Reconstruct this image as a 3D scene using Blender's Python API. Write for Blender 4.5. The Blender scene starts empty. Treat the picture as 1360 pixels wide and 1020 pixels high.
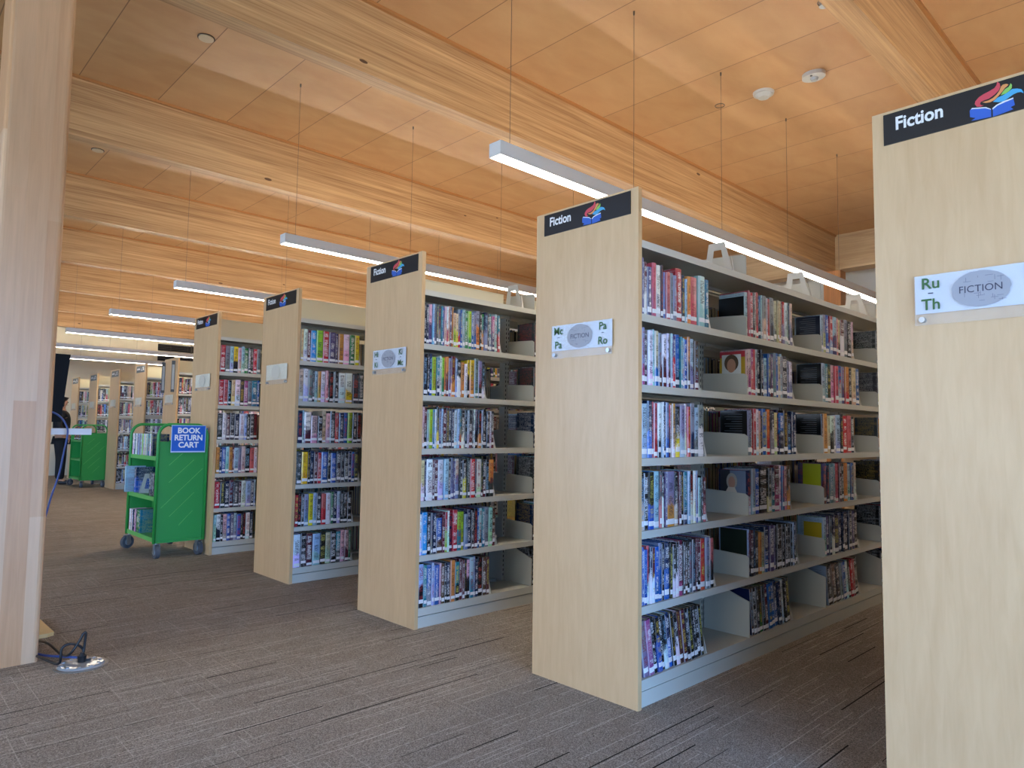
import bpy, math, random
from math import pi, sin, cos, radians
from mathutils import Vector, Matrix
SC = bpy.context.scene
C = SC.collection
rnd = random.Random(7)

# ------------------------------------------------------------------ camera
FPX, YAW, PITCH, ROLL = 926.56, .8098, .0692, .0136
F_ = Vector((cos(YAW)*cos(PITCH), sin(YAW)*cos(PITCH), sin(PITCH)))
R0 = F_.cross(Vector((0, 0, 1))).normalized(); U0 = R0.cross(F_)
R_ = cos(ROLL)*R0 + sin(ROLL)*U0; U_ = -sin(ROLL)*R0 + cos(ROLL)*U0
cam = bpy.data.cameras.new('camera'); camo = bpy.data.objects.new('camera', cam); C.objects.link(camo)
camo.matrix_world = Matrix(((R_.x, U_.x, -F_.x, -2.3639), (R_.y, U_.y, -F_.y, -1.7247), (R_.z, U_.z, -F_.z, 1.1098), (0, 0, 0, 1)))
cam.sensor_width = 36; cam.lens = FPX/1360*36; cam.clip_start = .02; cam.clip_end = 200
SC.camera = camo

# ------------------------------------------------------------------ light and exposure
SKY_COL, SKY_STRENGTH = (.27, .52, 1.0), 20.0        # shaded blue sky on the -y side
HAZE_COL, HAZE_STRENGTH = (.9, .95, 1.0), 2.8        # whiter sky on the -x side, added to light the end panels
SUN_E = 13.0                                          # high sun on the paving outside, none enters the room
LAMP_COL, LAMP_DOWN, LAMP_UP = (1.0, .90, .76), 29.0, 175.0
world = bpy.data.worlds.new('sky'); SC.world = world; world.use_nodes = True
_n = world.node_tree.nodes; _bg = _n['Background']
_l = world.node_tree.links
_tc = _n.new('ShaderNodeTexCoord'); _sp = _n.new('ShaderNodeSeparateXYZ'); _l.new(_tc.outputs['Generated'], _sp.inputs[0])
_mr = _n.new('ShaderNodeMapRange'); _mr.interpolation_type = 'SMOOTHSTEP'; _l.new(_sp.outputs[0], _mr.inputs[0])
_mr.inputs[1].default_value = -.55; _mr.inputs[2].default_value = -.97
_mx = _n.new('ShaderNodeMix'); _mx.data_type = 'RGBA'; _l.new(_mr.outputs[0], _mx.inputs[0])
_mx.inputs[6].default_value = (*[c*SKY_STRENGTH for c in SKY_COL], 1); _mx.inputs[7].default_value = (*[c*HAZE_STRENGTH for c in HAZE_COL], 1)
_l.new(_mx.outputs[2], _bg.inputs[0]); _bg.inputs[1].default_value = 1
WIN = (-4.6, .15, .12, 2.25)                       # window band in the front wall: x0, x1, z0, z1
WIL = (-4.2, 10.0, .12, 3.7)                      # window band in the left wall: y0, y1, z0, z1
for nm, W_, loc, rot in (('window_portal_front', WIN, ((WIN[0]+WIN[1])/2, -4.83, (WIN[2]+WIN[3])/2), (radians(90), 0, 0)),
                         ('window_portal_left', WIL, (-9.13, (WIL[0]+WIL[1])/2, (WIL[2]+WIL[3])/2), (radians(90), 0, radians(-90)))):
    pl = bpy.data.lights.new(nm, 'AREA'); pl.shape = 'RECTANGLE'
    pl.size = W_[1]-W_[0]; pl.size_y = W_[3]-W_[2]; pl.cycles.is_portal = True
    plo = bpy.data.objects.new(nm, pl); C.objects.link(plo); plo.location = loc; plo.rotation_euler = rot
sun = bpy.data.lights.new('sun', 'SUN'); sun.energy = SUN_E; sun.color = (1, .93, .82); sun.angle = radians(1)
suno = bpy.data.objects.new('sun', sun); C.objects.link(suno); suno.rotation_euler = Vector((-.62, -.03, -.78)).to_track_quat('-Z', 'Y').to_euler()
SC.view_settings.view_transform = 'Standard'; SC.view_settings.look = 'None'
SC.view_settings.gamma = 1; SC.view_settings.use_curve_mapping = False
SC.view_settings.exposure = 0.0
try:
    SC.cycles.max_bounces = 8; SC.cycles.diffuse_bounces = 5; SC.cycles.glossy_bounces = 3
    SC.cycles.transparent_max_bounces = 8; SC.cycles.transmission_bounces = 4
    SC.cycles.use_denoising = True; SC.cycles.sample_clamp_indirect = 6
except Exception: pass

# ------------------------------------------------------------------ helpers
def s2l(c): return c/12.92 if c <= .04045 else ((c+.055)/1.055)**2.4
def hx(h): return tuple(s2l(int(h[i:i+2], 16)/255) for i in (0, 2, 4))
def mat(name, col, rough=.5, metal=0, emit=None, estr=0, alpha=1, trans=0, spec=.5):
    m = bpy.data.materials.new(name); m.use_nodes = True; b = m.node_tree.nodes['Principled BSDF']
    col = hx(col) if isinstance(col, str) else col
    b.inputs['Base Color'].default_value = (*col, 1); b.inputs['Roughness'].default_value = rough
    b.inputs['Metallic'].default_value = metal; b.inputs['Alpha'].default_value = alpha
    b.inputs['Transmission Weight'].default_value = trans; b.inputs['Specular IOR Level'].default_value = spec
    if emit: b.inputs['Emission Color'].default_value = (*emit, 1); b.inputs['Emission Strength'].default_value = estr
    return m
class NT:
    def __init__(s, m): s.t = m.node_tree; s.b = s.t.nodes['Principled BSDF']
    def lk(s, v, sock):
        if isinstance(v, bpy.types.NodeSocket): s.t.links.new(v, sock)
        elif v is not None:
            sock.default_value = v
    def n(s, typ, **k):
        x = s.t.nodes.new(typ)
        for a, v in k.items(): setattr(x, a, v)
        return x
    def m(s, op, a, b=None, c=None, clamp=False):
        x = s.n('ShaderNodeMath', operation=op, use_clamp=clamp)
        for i, v in enumerate((a, b, c)): s.lk(v, x.inputs[i])
        return x.outputs[0]
    def xyz(s, x, y, z):
        q = s.n('ShaderNodeCombineXYZ')
        for i, v in enumerate((x, y, z)): s.lk(v, q.inputs[i])
        return q.outputs[0]
    def sep(s, v):
        q = s.n('ShaderNodeSeparateXYZ'); s.lk(v, q.inputs[0]); return q.outputs
    def pos(s): return s.n('ShaderNodeNewGeometry').outputs['Position']
    def obj(s): return s.n('ShaderNodeTexCoord').outputs['Object']
    def noise(s, v, scale, detail=2, rough=.5, dist=0):
        q = s.n('ShaderNodeTexNoise'); s.lk(v, q.inputs['Vector']); q.inputs['Scale'].default_value = scale
        q.inputs['Detail'].default_value = detail; q.inputs['Roughness'].default_value = rough; q.inputs['Distortion'].default_value = dist
        return q.outputs[0]
    def white(s, v):
        q = s.n('ShaderNodeTexWhiteNoise', noise_dimensions='3D'); s.lk(v, q.inputs['Vector']); return q.outputs['Value']
    def mix(s, f, a, b, blend='MIX'):
        q = s.n('ShaderNodeMix', data_type='RGBA', blend_type=blend); s.lk(f, q.inputs[0])
        for sock, v in ((q.inputs[6], a), (q.inputs[7], b)):
            if isinstance(v, (tuple, list)): v = (*v[:3], 1)
            s.lk(v, sock)
        return q.outputs[2]
    def rng(s, v, a, b, c=0., d=1.):
        q = s.n('ShaderNodeMapRange'); s.lk(v, q.inputs[0])
        for i, k in enumerate((a, b, c, d)): q.inputs[i+1].default_value = k
        return q.outputs[0]
    def attr(s, name, o='Color'):
        q = s.n('ShaderNodeAttribute', attribute_name=name); return q.outputs[o]
    def base(s, c): s.lk(c, s.b.inputs['Base Color'])
    def bump(s, h, strength=.3, dist=.002):
        q = s.n('ShaderNodeBump'); q.inputs['Strength'].default_value = strength; q.inputs['Distance'].default_value = dist
        s.lk(h, q.inputs['Height']); s.lk(q.outputs[0], s.b.inputs['Normal'])

def mesh(name, V, Fc, mats, parent=None, fm=None, smooth=False, loc=None, link=True):
    me = bpy.data.meshes.new(name); me.from_pydata([tuple(v) for v in V], [], Fc)
    if not isinstance(mats, (list, tuple)): mats = [mats]
    for m in mats: me.materials.append(m)
    if fm:
        for p, i in zip(me.polygons, fm): p.material_index = i
    if smooth:
        for p in me.polygons: p.use_smooth = True
    me.update()
    return put(name, me, parent, loc) if link else me
def put(name, me, parent=None, loc=None, rz=0):
    o = bpy.data.objects.new(name, me); C.objects.link(o)
    if parent: o.parent = parent
    if loc: o.location = loc
    o.rotation_euler.z = rz
    return o
def empty(name, loc, label, cat, group=None, rz=0):
    o = bpy.data.objects.new(name, None); C.objects.link(o); o.location = loc; o.rotation_euler.z = rz
    o.empty_display_size = .1
    return tag(o, label, cat, group)
def tag(o, label, cat, group=None, kind=None):
    o['label'] = label; o['category'] = cat
    if group: o['group'] = group
    if kind: o['kind'] = kind
    return o
def struct(o, label=None):
    o['kind'] = 'structure'
    if label: o['label'] = label
    return o
class G:                                            # geometry collector
    def __init__(s): s.v = []; s.f = []; s.m = []
    def box(s, x0, x1, y0, y1, z0, z1, m=0):
        b = len(s.v)
        s.v += [(x, y, z) for z in (z0, z1) for y in (y0, y1) for x in (x0, x1)]
        s.f += [tuple(b+i for i in q) for q in ((0, 2, 3, 1), (4, 5, 7, 6), (0, 1, 5, 4), (2, 6, 7, 3), (0, 4, 6, 2), (1, 3, 7, 5))]
        s.m += [m]*6; return s
    def bbox(s, x0, x1, y0, y1, z0, z1, r=.004, m=0):   # box with chamfered vertical edges
        p = [(x0+r, y0), (x1-r, y0), (x1, y0+r), (x1, y1-r), (x1-r, y1), (x0+r, y1), (x0, y1-r), (x0, y0+r)]
        return s.prism([(a, b) for a, b in p], z0, z1, m)
    def prism(s, pts, z0, z1, m=0, ax='z'):         # pts counter-clockwise
        n = len(pts); b = len(s.v)
        for z in (z0, z1):
            for a, c in pts:
                s.v.append({'z': (a, c, z), 'y': (a, z, c), 'x': (z, a, c)}[ax])
        s.f += [tuple(range(b+n-1, b-1, -1)), tuple(range(b+n, b+2*n))]
        s.f += [(b+i, b+(i+1) % n, b+n+(i+1) % n, b+n+i) for i in range(n)]
        s.m += [m]*(n+2); return s
    def cyl(s, c, r, h, n=16, m=0, ax='z', r2=None):
        r2 = r if r2 is None else r2; b = len(s.v)
        for k, rr in ((0, r), (h, r2)):
            for i in range(n):
                a = 2*pi*i/n; u, w = rr*cos(a), rr*sin(a)
                d = {'z': (u, w, k), 'x': (k, u, w), 'y': (w, k, u)}[ax]
                s.v.append((c[0]+d[0], c[1]+d[1], c[2]+d[2]))
        s.f += [tuple(range(b+n-1, b-1, -1)), tuple(range(b+n, b+2*n))]
        s.f += [(b+i, b+(i+1) % n, b+n+(i+1) % n, b+n+i) for i in range(n)]
        s.m += [m]*(n+2); return s
    def tube(s, pts, r, n=8, m=0, closed=False):
        pts = [Vector(p) for p in pts]; N = len(pts); b = len(s.v); prev = None
        for i, p in enumerate(pts):
            a = pts[(i-1) % N] if closed or i else p; c = pts[(i+1) % N] if closed or i < N-1 else p
            t = (c-a).normalized()
            u = t.cross(prev) if prev else t.cross(Vector((0, 0, 1)))
            if prev:
                w = t.cross(prev).cross(t).normalized(); u = w
            else:
                u = t.cross(Vector((0, 0, 1)))
                if u.length < .1: u = t.cross(Vector((1, 0, 0)))
                u.normalize()
            prev = u; w = t.cross(u)
            for k in range(n):
                an = 2*pi*k/n; s.v.append(tuple(p+u*r*cos(an)+w*r*sin(an)))
        L = N if closed else N-1
        for i in range(L):
            for k in range(n):
                a0 = b+i*n; a1 = b+((i+1) % N)*n
                s.f.append((a0+k, a0+(k+1) % n, a1+(k+1) % n, a1+k)); s.m.append(m)
        if not closed:
            s.f += [tuple(b+k for k in range(n-1, -1, -1)), tuple(b+(N-1)*n+k for k in range(n))]; s.m += [m, m]
        return s
    def add(s, name, mats, parent=None, loc=None, smooth=False, link=True):
        return mesh(name, s.v, s.f, mats, parent, s.m, smooth, loc, link)
def box(name, d, m, parent=None, loc=None): return G().box(*d).add(name, m, parent, loc)
def spline(P, n=8):
    P = [Vector(p) for p in P]; out = []
    for i in range(len(P)-1):
        a, b, c, d = P[max(i-1, 0)], P[i], P[i+1], P[min(i+2, len(P)-1)]
        for k in range(n):
            t = k/n; out.append(.5*((2*b)+(c-a)*t+(2*a-5*b+4*c-d)*t*t+(3*b-a-3*c+d)*t**3))
    out.append(P[-1]); return out
def text_geo(body, size, bold=0.0, align='LEFT', sx=1.0):   # flat outline lettering as (verts, faces) in x,y
    cu = bpy.data.curves.new('t', 'FONT'); cu.body = body; cu.size = size; cu.offset = bold; cu.align_x = align
    cu.extrude = 0; cu.resolution_u = 3; cu.space_line = .95
    o = bpy.data.objects.new('t', cu); C.objects.link(o); bpy.context.view_layer.update()
    me = bpy.data.meshes.new_from_object(o.evaluated_get(bpy.context.evaluated_depsgraph_get()))
    V = [(v.co.x*sx, v.co.y) for v in me.vertices]; Fc = [tuple(p.vertices) for p in me.polygons]
    bpy.data.objects.remove(o); bpy.data.meshes.remove(me); bpy.data.curves.remove(cu)
    return V, Fc

# ------------------------------------------------------------------ materials
def wood(name, light, dark, axis, gs=(3, 90, 90), knots=0., rough=.5, staves=None, contrast=1., seed=0.):
    m = mat(name, light, rough); t = NT(m); x, y, z = t.sep(t.pos())
    if axis == 'x': v = t.xyz(x, y, z)
    elif axis == 'z': v = t.xyz(z, y, x)
    else: v = t.xyz(y, x, z)
    a, b, c = t.sep(v)
    g = t.noise(t.xyz(t.m('MULTIPLY', a, gs[0]), t.m('MULTIPLY', b, gs[1]), t.m('MULTIPLY', c, gs[2])), 1, 4, .6, .6)
    big = t.noise(t.xyz(t.m('MULTIPLY_ADD', a, gs[0]*.25, seed), t.m('MULTIPLY', b, gs[1]*.12), t.m('MULTIPLY', c, gs[2]*.12)), 1, 2, .5, 1.2)
    f = t.rng(t.m('MULTIPLY_ADD', big, .45, t.m('MULTIPLY', g, .55)), .36, .66)
    f = t.m('MULTIPLY', f, contrast)
    lc, dc = hx(light), hx(dark); col = t.mix(f, lc, dc)
    if staves:
        k = t.m('FLOOR', t.m('DIVIDE', b if staves > 0 else c, abs(staves))); j = t.m('FLOOR', t.m('MULTIPLY_ADD', a, .7, t.m('MULTIPLY', t.white(t.xyz(k, 0, 0)), 5)))
        w = t.white(t.xyz(k, j, 3.3)); col = t.mix(t.rng(w, 0, 1, 0, .28), col, hx('f0dcc0'))
    if knots:
        vo = t.n('ShaderNodeTexVoronoi'); t.lk(t.xyz(t.m('MULTIPLY', a, 2.1), t.m('MULTIPLY', b, 6), t.m('MULTIPLY', c, 6)), vo.inputs['Vector']); vo.inputs['Scale'].default_value = 1
        kk = t.m('LESS_THAN', vo.outputs['Distance'], .075); sel = t.m('GREATER_THAN', t.sep(vo.outputs['Color'])[0], 1-knots)
        col = t.mix(t.m('MULTIPLY', kk, sel), col, hx('5a3b22'))
    t.base(col); return m
M_CEIL = mat('ceiling_plywood', 'c89a66', .5)
def _ceil():
    t = NT(M_CEIL); x, y, z = t.sep(t.pos())
    g = t.noise(t.xyz(t.m('MULTIPLY', x, 2.2), t.m('MULTIPLY', y, 5), 0), 1, 5, .55, .4)
    px = t.m('MULTIPLY', t.m('ADD', x, .05), 1/.574); cell = t.m('FLOOR', px); fr = t.m('FRACT', px)
    py = t.m('MULTIPLY', t.m('ADD', y, .4), 1/2.44); cy = t.m('FLOOR', py)
    w = t.white(t.xyz(cell, cy, 1))
    col = t.mix(t.rng(g, .3, .7), hx('c4996a'), hx('b6885a'))
    col = t.mix(t.rng(w, 0, 1, 0, .3), col, hx('d4aa7c'))
    seam = t.m('LESS_THAN', t.m('MINIMUM', fr, t.m('SUBTRACT', 1, fr)), .006)
    t.base(t.mix(t.m('MULTIPLY', seam, .7), col, hx('5c3a1c')))
_ceil()
M_BEAM = wood('glulam_beam', 'c8a274', '885f38', 'x', (1.3, 60, 75), .3, .55, contrast=.95)
M_GIRD = wood('glulam_girder', 'ccae84', '987850', 'y', (2.2, 60, 60), .1, .55, contrast=.7)
M_COLW = wood('glulam_column', 'c8976a', 'ac7c50', 'z', (3, 60, 60), 0, .38, staves=-.09, contrast=.75)
M_COLO = wood('orange_column', 'c98a50', 'a06a38', 'z', (2, 50, 50), 0, .5)
M_PANEL = wood('maple_laminate', 'dab98e', 'c8a378', 'z', (5, 45, 45), 0, .36, contrast=.62)
M_EDGE = wood('maple_edge', 'cfae82', 'bf9a6c', 'z', (4, 60, 60), 0, .45)
M_TRIM = mat('ceiling_strip', 'a5713f', .5)
M_CREAM = mat('cream_paint', 'd3c8ac', .8)
M_WHITE = mat('white_paint', 'dcdad2', .8)
M_STEEL = mat('putty_steel', 'c0c0b6', .38)
M_CREAMST = mat('cream_steel', 'cfc9ae', .4)
M_STEEL2 = mat('pale_steel', 'c4c4bd', .3)
M_FIX = mat('fixture_housing', 'dcdcda', .4)
M_GLOW = mat('lamp_diffuser', (1, 1, 1), .5, emit=LAMP_COL, estr=LAMP_DOWN)
M_GLOWU = mat('lamp_uplight', (1, 1, 1), .5, emit=(1, .90, .76), estr=LAMP_UP)
M_WIRE = mat('steel_wire', '6a6259', .4, .6)
M_BLACK = mat('black_sign', '17181c', .35)
M_INK = mat('white_lettering', 'eceef0', .5)
M_GREENT = mat('green_lettering', '3f6b3c', .6)
M_DARKT = mat('grey_lettering', '3c3f55', .6)
M_PAPER = mat('pale_paper', 'd7dfec', .5)
M_CLOUD = mat('word_cloud', 'a5a8b2', .6)
M_ACR = mat('clear_acrylic', 'e8ecf0', .06, alpha=.12)
M_CHROME = mat('polished_steel', 'a9adb2', .3, .8)
M_GREEN = mat('green_metal', '2b9140', .42)
M_GREENL = mat('green_metal_edge', '62b85e', .35)
M_RUB = mat('grey_rubber', '4a5058', .6)
M_CASTER = mat('caster_steel', '9aa0a4', .35, .8)
M_BLUE = mat('blue_card', '1b5fc4', .3)
M_SCREEN = mat('black_plastic', '0c0f14', .6, spec=.15)
M_TABLE = mat('white_laminate', 'd8dadc', .4)
M_MAPLE = mat('pale_plywood', 'd9bd84', .5)
M_CABLE = mat('black_cable', '14151a', .4)
M_CABLEB = mat('blue_cable', '37508f', .4)
M_LABEL = mat('spine_sticker', 'e4e4e6', .45)
M_PAGES = mat('book_pages', 'b9ad93', .8)
EMB = [mat('emblem_'+n, c, .4) for n, c in (('red', 'd04a58'), ('orange', 'e0965a'), ('green', '8cc860'), ('sky', '48a8d8'), ('blue', '2f62c4'), ('white', 'dfe4ee'))]
def _carpet():
    m = mat('striped_carpet', '6f675f', .95, spec=.1); t = NT(m); x, y, z = t.sep(t.pos())
    fine = t.noise(t.pos(), 240, 3, .8); mid = t.noise(t.xyz(t.m('MULTIPLY', x, 3), t.m('MULTIPLY', y, 10), 0), 1, 3)
    col = t.mix(t.rng(fine, .36, .64), hx('5f5850'), hx('b4aba0'))
    sp = t.white(t.xyz(t.m('FLOOR', t.m('MULTIPLY', x, 230)), t.m('FLOOR', t.m('MULTIPLY', y, 330)), 0))
    col = t.mix(t.m('MULTIPLY', t.m('GREATER_THAN', sp, .8), .55), col, hx('c6beb3')); col = t.mix(t.m('MULTIPLY', t.m('LESS_THAN', sp, .16), .5), col, hx('3e3832'))
    col = t.mix(t.rng(mid, .3, .7, 0, .35), col, hx('81776c'))
    # fleck of woven threads crossing the stripes
    hat = t.m('MULTIPLY', t.m('GREATER_THAN', t.noise(t.xyz(t.m('MULTIPLY', x, 260), t.m('MULTIPLY', y, 120), 2), 1, 1), .58), t.m('GREATER_THAN', t.noise(t.pos(), 3.2, 2), .52))
    col = t.mix(t.m('MULTIPLY', hat, .25), col, hx('c4bbb0'))
    def dashes(a, b, pitch, wid, length, dens, seed):
        r = t.m('DIVIDE', b, pitch); k = t.m('FLOOR', r); fr = t.m('FRACT', r)
        q = t.m('ADD', t.m('DIVIDE', a, length), t.m('MULTIPLY', t.white(t.xyz(k, seed, 0)), 17)); j = t.m('FLOOR', q); fq = t.m('FRACT', q)
        w = t.white(t.xyz(k, j, seed+1)); ln = t.m('MULTIPLY_ADD', t.white(t.xyz(k, j, seed+2)), .75, .2)
        lat = t.m('MULTIPLY', t.white(t.xyz(k, j, seed+3)), .7)
        on = t.m('MULTIPLY', t.m('GREATER_THAN', w, 1-dens), t.m('LESS_THAN', fq, ln))
        d = t.m('SUBTRACT', fr, lat)
        return t.m('MULTIPLY', on, t.m('MULTIPLY', t.m('GREATER_THAN', d, 0), t.m('LESS_THAN', d, wid/pitch)))
    br = t.rng(t.noise(t.pos(), 90, 2), .35, .6, .25, 1)
    for a, b, p, w_, l_, dn, sd, c, f in ((x, y, .04, .0035, .6, .5, 1., 'd8d0c5', .8), (x, y, .055, .003, .3, .45, 61., 'd8d0c5', .75), (x, y, .07, .005, 1.1, .28, 11., 'c8bfb4', .65),
                                      (y, x, .05, .004, .4, .28, 21., 'c2b9ae', .65), (y, x, .1, .004, .5, .2, 51., '6a6259', .5),
                                      (x, y, .12, .006, .9, .36, 31., '16130f', .95), (x, y, .07, .0035, .7, .26, 41., '241f1b', .85)):
        col = t.mix(t.m('MULTIPLY', t.m('MULTIPLY', dashes(a, b, p, w_, l_, dn, sd), f), br if c > '5' else 1.0), col, hx(c))
    t.base(col); t.bump(fine, .5, .003); return m
M_CARPET = _carpet()
def _book():
    m = mat('book_jacket', '888888', .3); t = NT(m)
    uv = t.n('ShaderNodeUVMap', uv_map='uv').outputs[0]; u, v, _ = t.sep(uv)
    sd = t.attr('seed', 'Fac'); c1, c2, ct = t.attr('c1'), t.attr('c2'), t.attr('ct')
    side = t.m('GREATER_THAN', u, 1.5); sp = t.m('MULTIPLY', t.m('LESS_THAN', u, 1.01), t.m('GREATER_THAN', u, -.01))
    art = t.noise(t.xyz(t.m('MULTIPLY', u, 1.2), t.m('MULTIPLY', v, 3.5), t.m('MULTIPLY', sd, 37)), 1, 3, .6)
    cut = t.m('MULTIPLY_ADD', t.white(t.xyz(sd, 5, 0)), .3, .3)
    f = t.rng(t.m('ADD', t.m('SUBTRACT', cut, v), t.m('MULTIPLY', t.m('SUBTRACT', art, .5), .7)), -.04, .05)
    col = t.mix(f, c1, c2)
    blot = t.noise(t.xyz(t.m('MULTIPLY', u, 2), t.m('MULTIPLY', v, 12), t.m('MULTIPLY', sd, 91)), 1, 2)
    col = t.mix(t.rng(blot, .5, .75, 0, .22), col, ct)
    # lettering along the spine
    lu = t.m('FLOOR', t.m('MULTIPLY', u, 7)); lv = t.m('FLOOR', t.m('MULTIPLY', v, 105))
    band = t.m('LESS_THAN', t.m('ABSOLUTE', t.m('SUBTRACT', u, .5)), t.m('MULTIPLY_ADD', t.white(t.xyz(sd, 3, 4)), .16, .14))
    word = t.m('GREATER_THAN', t.white(t.xyz(t.m('FLOOR', t.m('MULTIPLY', v, 11)), sd, 8)), .3)
    win = t.m('MULTIPLY', t.m('GREATER_THAN', v, .2), t.m('LESS_THAN', v, .93))
    txt = t.m('MULTIPLY', t.m('MULTIPLY', band, word), t.m('MULTIPLY', win, t.m('GREATER_THAN', t.white(t.xyz(lu, lv, sd)), .42)))
    col = t.mix(t.m('MULTIPLY', t.m('MULTIPLY', txt, sp), .7), col, ct)
    # lines of print on the covers
    row = t.m('MULTIPLY', v, 24); on = t.m('MULTIPLY', t.m('GREATER_THAN', t.m('FRACT', row), .62), t.m('GREATER_THAN', t.white(t.xyz(t.m('FLOOR', t.m('MULTIPLY', u, 55)), t.m('FLOOR', row), sd)), .3))
    uu = t.m('SUBTRACT', u, 2); marg = t.m('MULTIPLY', t.m('GREATER_THAN', uu, .12), t.m('LESS_THAN', uu, .86))
    col = t.mix(t.m('MULTIPLY', t.m('MULTIPLY', on, marg), t.m('MULTIPLY', side, .45)), col, ct)
    edge = t.m('MULTIPLY', t.m('LESS_THAN', u, .2), t.m('MULTIPLY', sp, t.m('GREATER_THAN', t.white(t.xyz(sd, 2, 9)), .45)))  # gloss of the plastic jacket, painted as a paler strip along the spine
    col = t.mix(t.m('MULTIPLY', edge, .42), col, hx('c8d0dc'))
    gap_shade = t.m('MULTIPLY', sp, t.m('GREATER_THAN', u, .93)); col = t.mix(t.m('MULTIPLY', gap_shade, .7), col, hx('101216'))  # shade of the gap between books, painted dark along the spine's right side
    t.base(col); t.b.inputs['Roughness'].default_value = .24; return m
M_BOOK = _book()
# ------------------------------------------------------------------ the room
ZC, ZB = 3.85, 3.37
Y0, Y1, X0, X1 = -4.7, 16.85, -9.0, 7.95
struct(box('floor', (X0-.1, X1+.1, Y0-.1, Y1+.1, -.08, 0), M_CARPET), 'grey carpet with woven light and dark stripes')
struct(box('ceiling', (X0-.1, X1+.1, Y0-.1, Y1+.1, ZC, ZC+.15), M_CEIL), 'orange plywood ceiling panels')
w = G(); w.box(X0-.1, X0, Y0-.1, Y1+.1, 0, WIL[2]); w.box(X0-.1, X0, Y0-.1, Y1+.1, WIL[3], ZC); w.box(X0-.1, X0, Y0-.1, WIL[0], WIL[2], WIL[3]); w.box(X0-.1, X0, WIL[1], Y1+.1, WIL[2], WIL[3])
struct(w.add('wall_left', M_CREAM))
for i in range(9):
    a = WIL[0]+(WIL[1]-WIL[0])*i/9; b = WIL[0]+(WIL[1]-WIL[0])*(i+1)/9
    g = G(); g.box(X0-.09, X0-.01, a, a+.05, WIL[2], WIL[3]); g.box(X0-.09, X0-.01, b-.05, b, WIL[2], WIL[3])
    g.box(X0-.09, X0-.01, a+.05, b-.05, WIL[2], WIL[2]+.05); g.box(X0-.09, X0-.01, a+.05, b-.05, WIL[3]-.05, WIL[3])
    struct(g.add('window_%d' % (i+6), M_FIX))
struct(box('wall_right', (X1, X1+.12, Y0-.1, Y1+.1, 0, ZC), M_WHITE), 'white wall beyond the bookcases')
struct(box('wall_back', (X0, X1, Y1, Y1+.12, 0, ZC), M_CREAM), 'cream far wall under the last beam')
w = G(); w.box(X0, X1, Y0-.1, Y0, 0, WIN[2]); w.box(X0, X1, Y0-.1, Y0, WIN[3], ZC); w.box(X0, WIN[0], Y0-.1, Y0, WIN[2], WIN[3]); w.box(WIN[1], X1, Y0-.1, Y0, WIN[2], WIN[3])
struct(w.add('wall_front', M_CREAM))
for i in range(5):
    a = WIN[0]+(WIN[1]-WIN[0])*i/5; b = WIN[0]+(WIN[1]-WIN[0])*(i+1)/5
    g = G(); g.box(a, a+.05, Y0-.09, Y0-.01, WIN[2], WIN[3]); g.box(b-.05, b, Y0-.09, Y0-.01, WIN[2], WIN[3])
    g.box(a+.05, b-.05, Y0-.09, Y0-.01, WIN[2], WIN[2]+.05); g.box(a+.05, b-.05, Y0-.09, Y0-.01, WIN[3]-.05, WIN[3])
    struct(g.add('window_%d' % (i+1), M_FIX))
struct(box('ground_outside', (-90, 60, -90, 60, -.4, -.3), mat('pavement', 'b8ac98', .9)))
# dark louvred openings high on the far wall
for z0, z1 in ((3.02, 3.19), (2.77, 2.90)):
    v = empty('wall_vent', (3.95, Y1, z0), 'dark louvred opening high on the far wall, %s one of the two' % ('upper' if z0 > 3 else 'lower'), 'vent', 'dark openings on the far wall')
    box('vent_back', (-.8, .9, -.012, 0, 0, z1-z0), M_SCREEN, v)
    g = G()
    for k in range(4): g.box(-.8, .9, -.03, -.012, .01+k*(z1-z0)/4, .018+k*(z1-z0)/4)
    g.add('louvre', mat('dark_metal', '2c2622', .5), v)
    box('vent_frame', (-.02, .01, -.035, -.001, -.01, z1-z0+.01), mat('dark_frame', '2a2420', .5), v)
# beams, one per structural bay, and the cross girder they meet
for j in range(-2, 7):
    y = 2.03+2.44*j
    nm = {-2: 0, -1: 1, 0: 2, 1: 3, 2: 4, 3: 5, 4: 6, 5: 7, 6: 8}[j]
    struct(box('beam_%d' % (nm+1), (X0, 7.257, y, y+.125, ZB, ZC), M_BEAM))
    g = G(); g.box(X0, 7.257, y-.02, y, ZC-.022, ZC); g.box(X0, 7.257, y+.125, y+.145, ZC-.022, ZC)
    struct(g.add('trim_%d' % (nm+1), M_TRIM))
    if y > -4 and j < 6:
        struct(box('pillar_%d' % (nm+1), (7.29, 7.47, y-.05, y+.175, 0, ZB+.002), M_COLO))
struct(box('beam_10', (7.257, 7.5, Y0, Y1, ZB+.002, ZC), M_GIRD), 'cross girder closing the beams')
# near wooden column
cpts = []
for cx_, cy_, a0 in ((-1.64-.025, 2.25+.025, -90), (-1.64-.025, 2.52-.025, 0), (-1.905+.025, 2.52-.025, 90), (-1.905+.025, 2.25+.025, 180)):
    for k in range(5): a = radians(a0+k*22.5); cpts.append((cx_+.025*cos(a), cy_+.025*sin(a)))
col = G().prism(cpts, 0, ZC).add('pillar_near', M_COLW); struct(col, 'pale laminated wood column in the left foreground')

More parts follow.
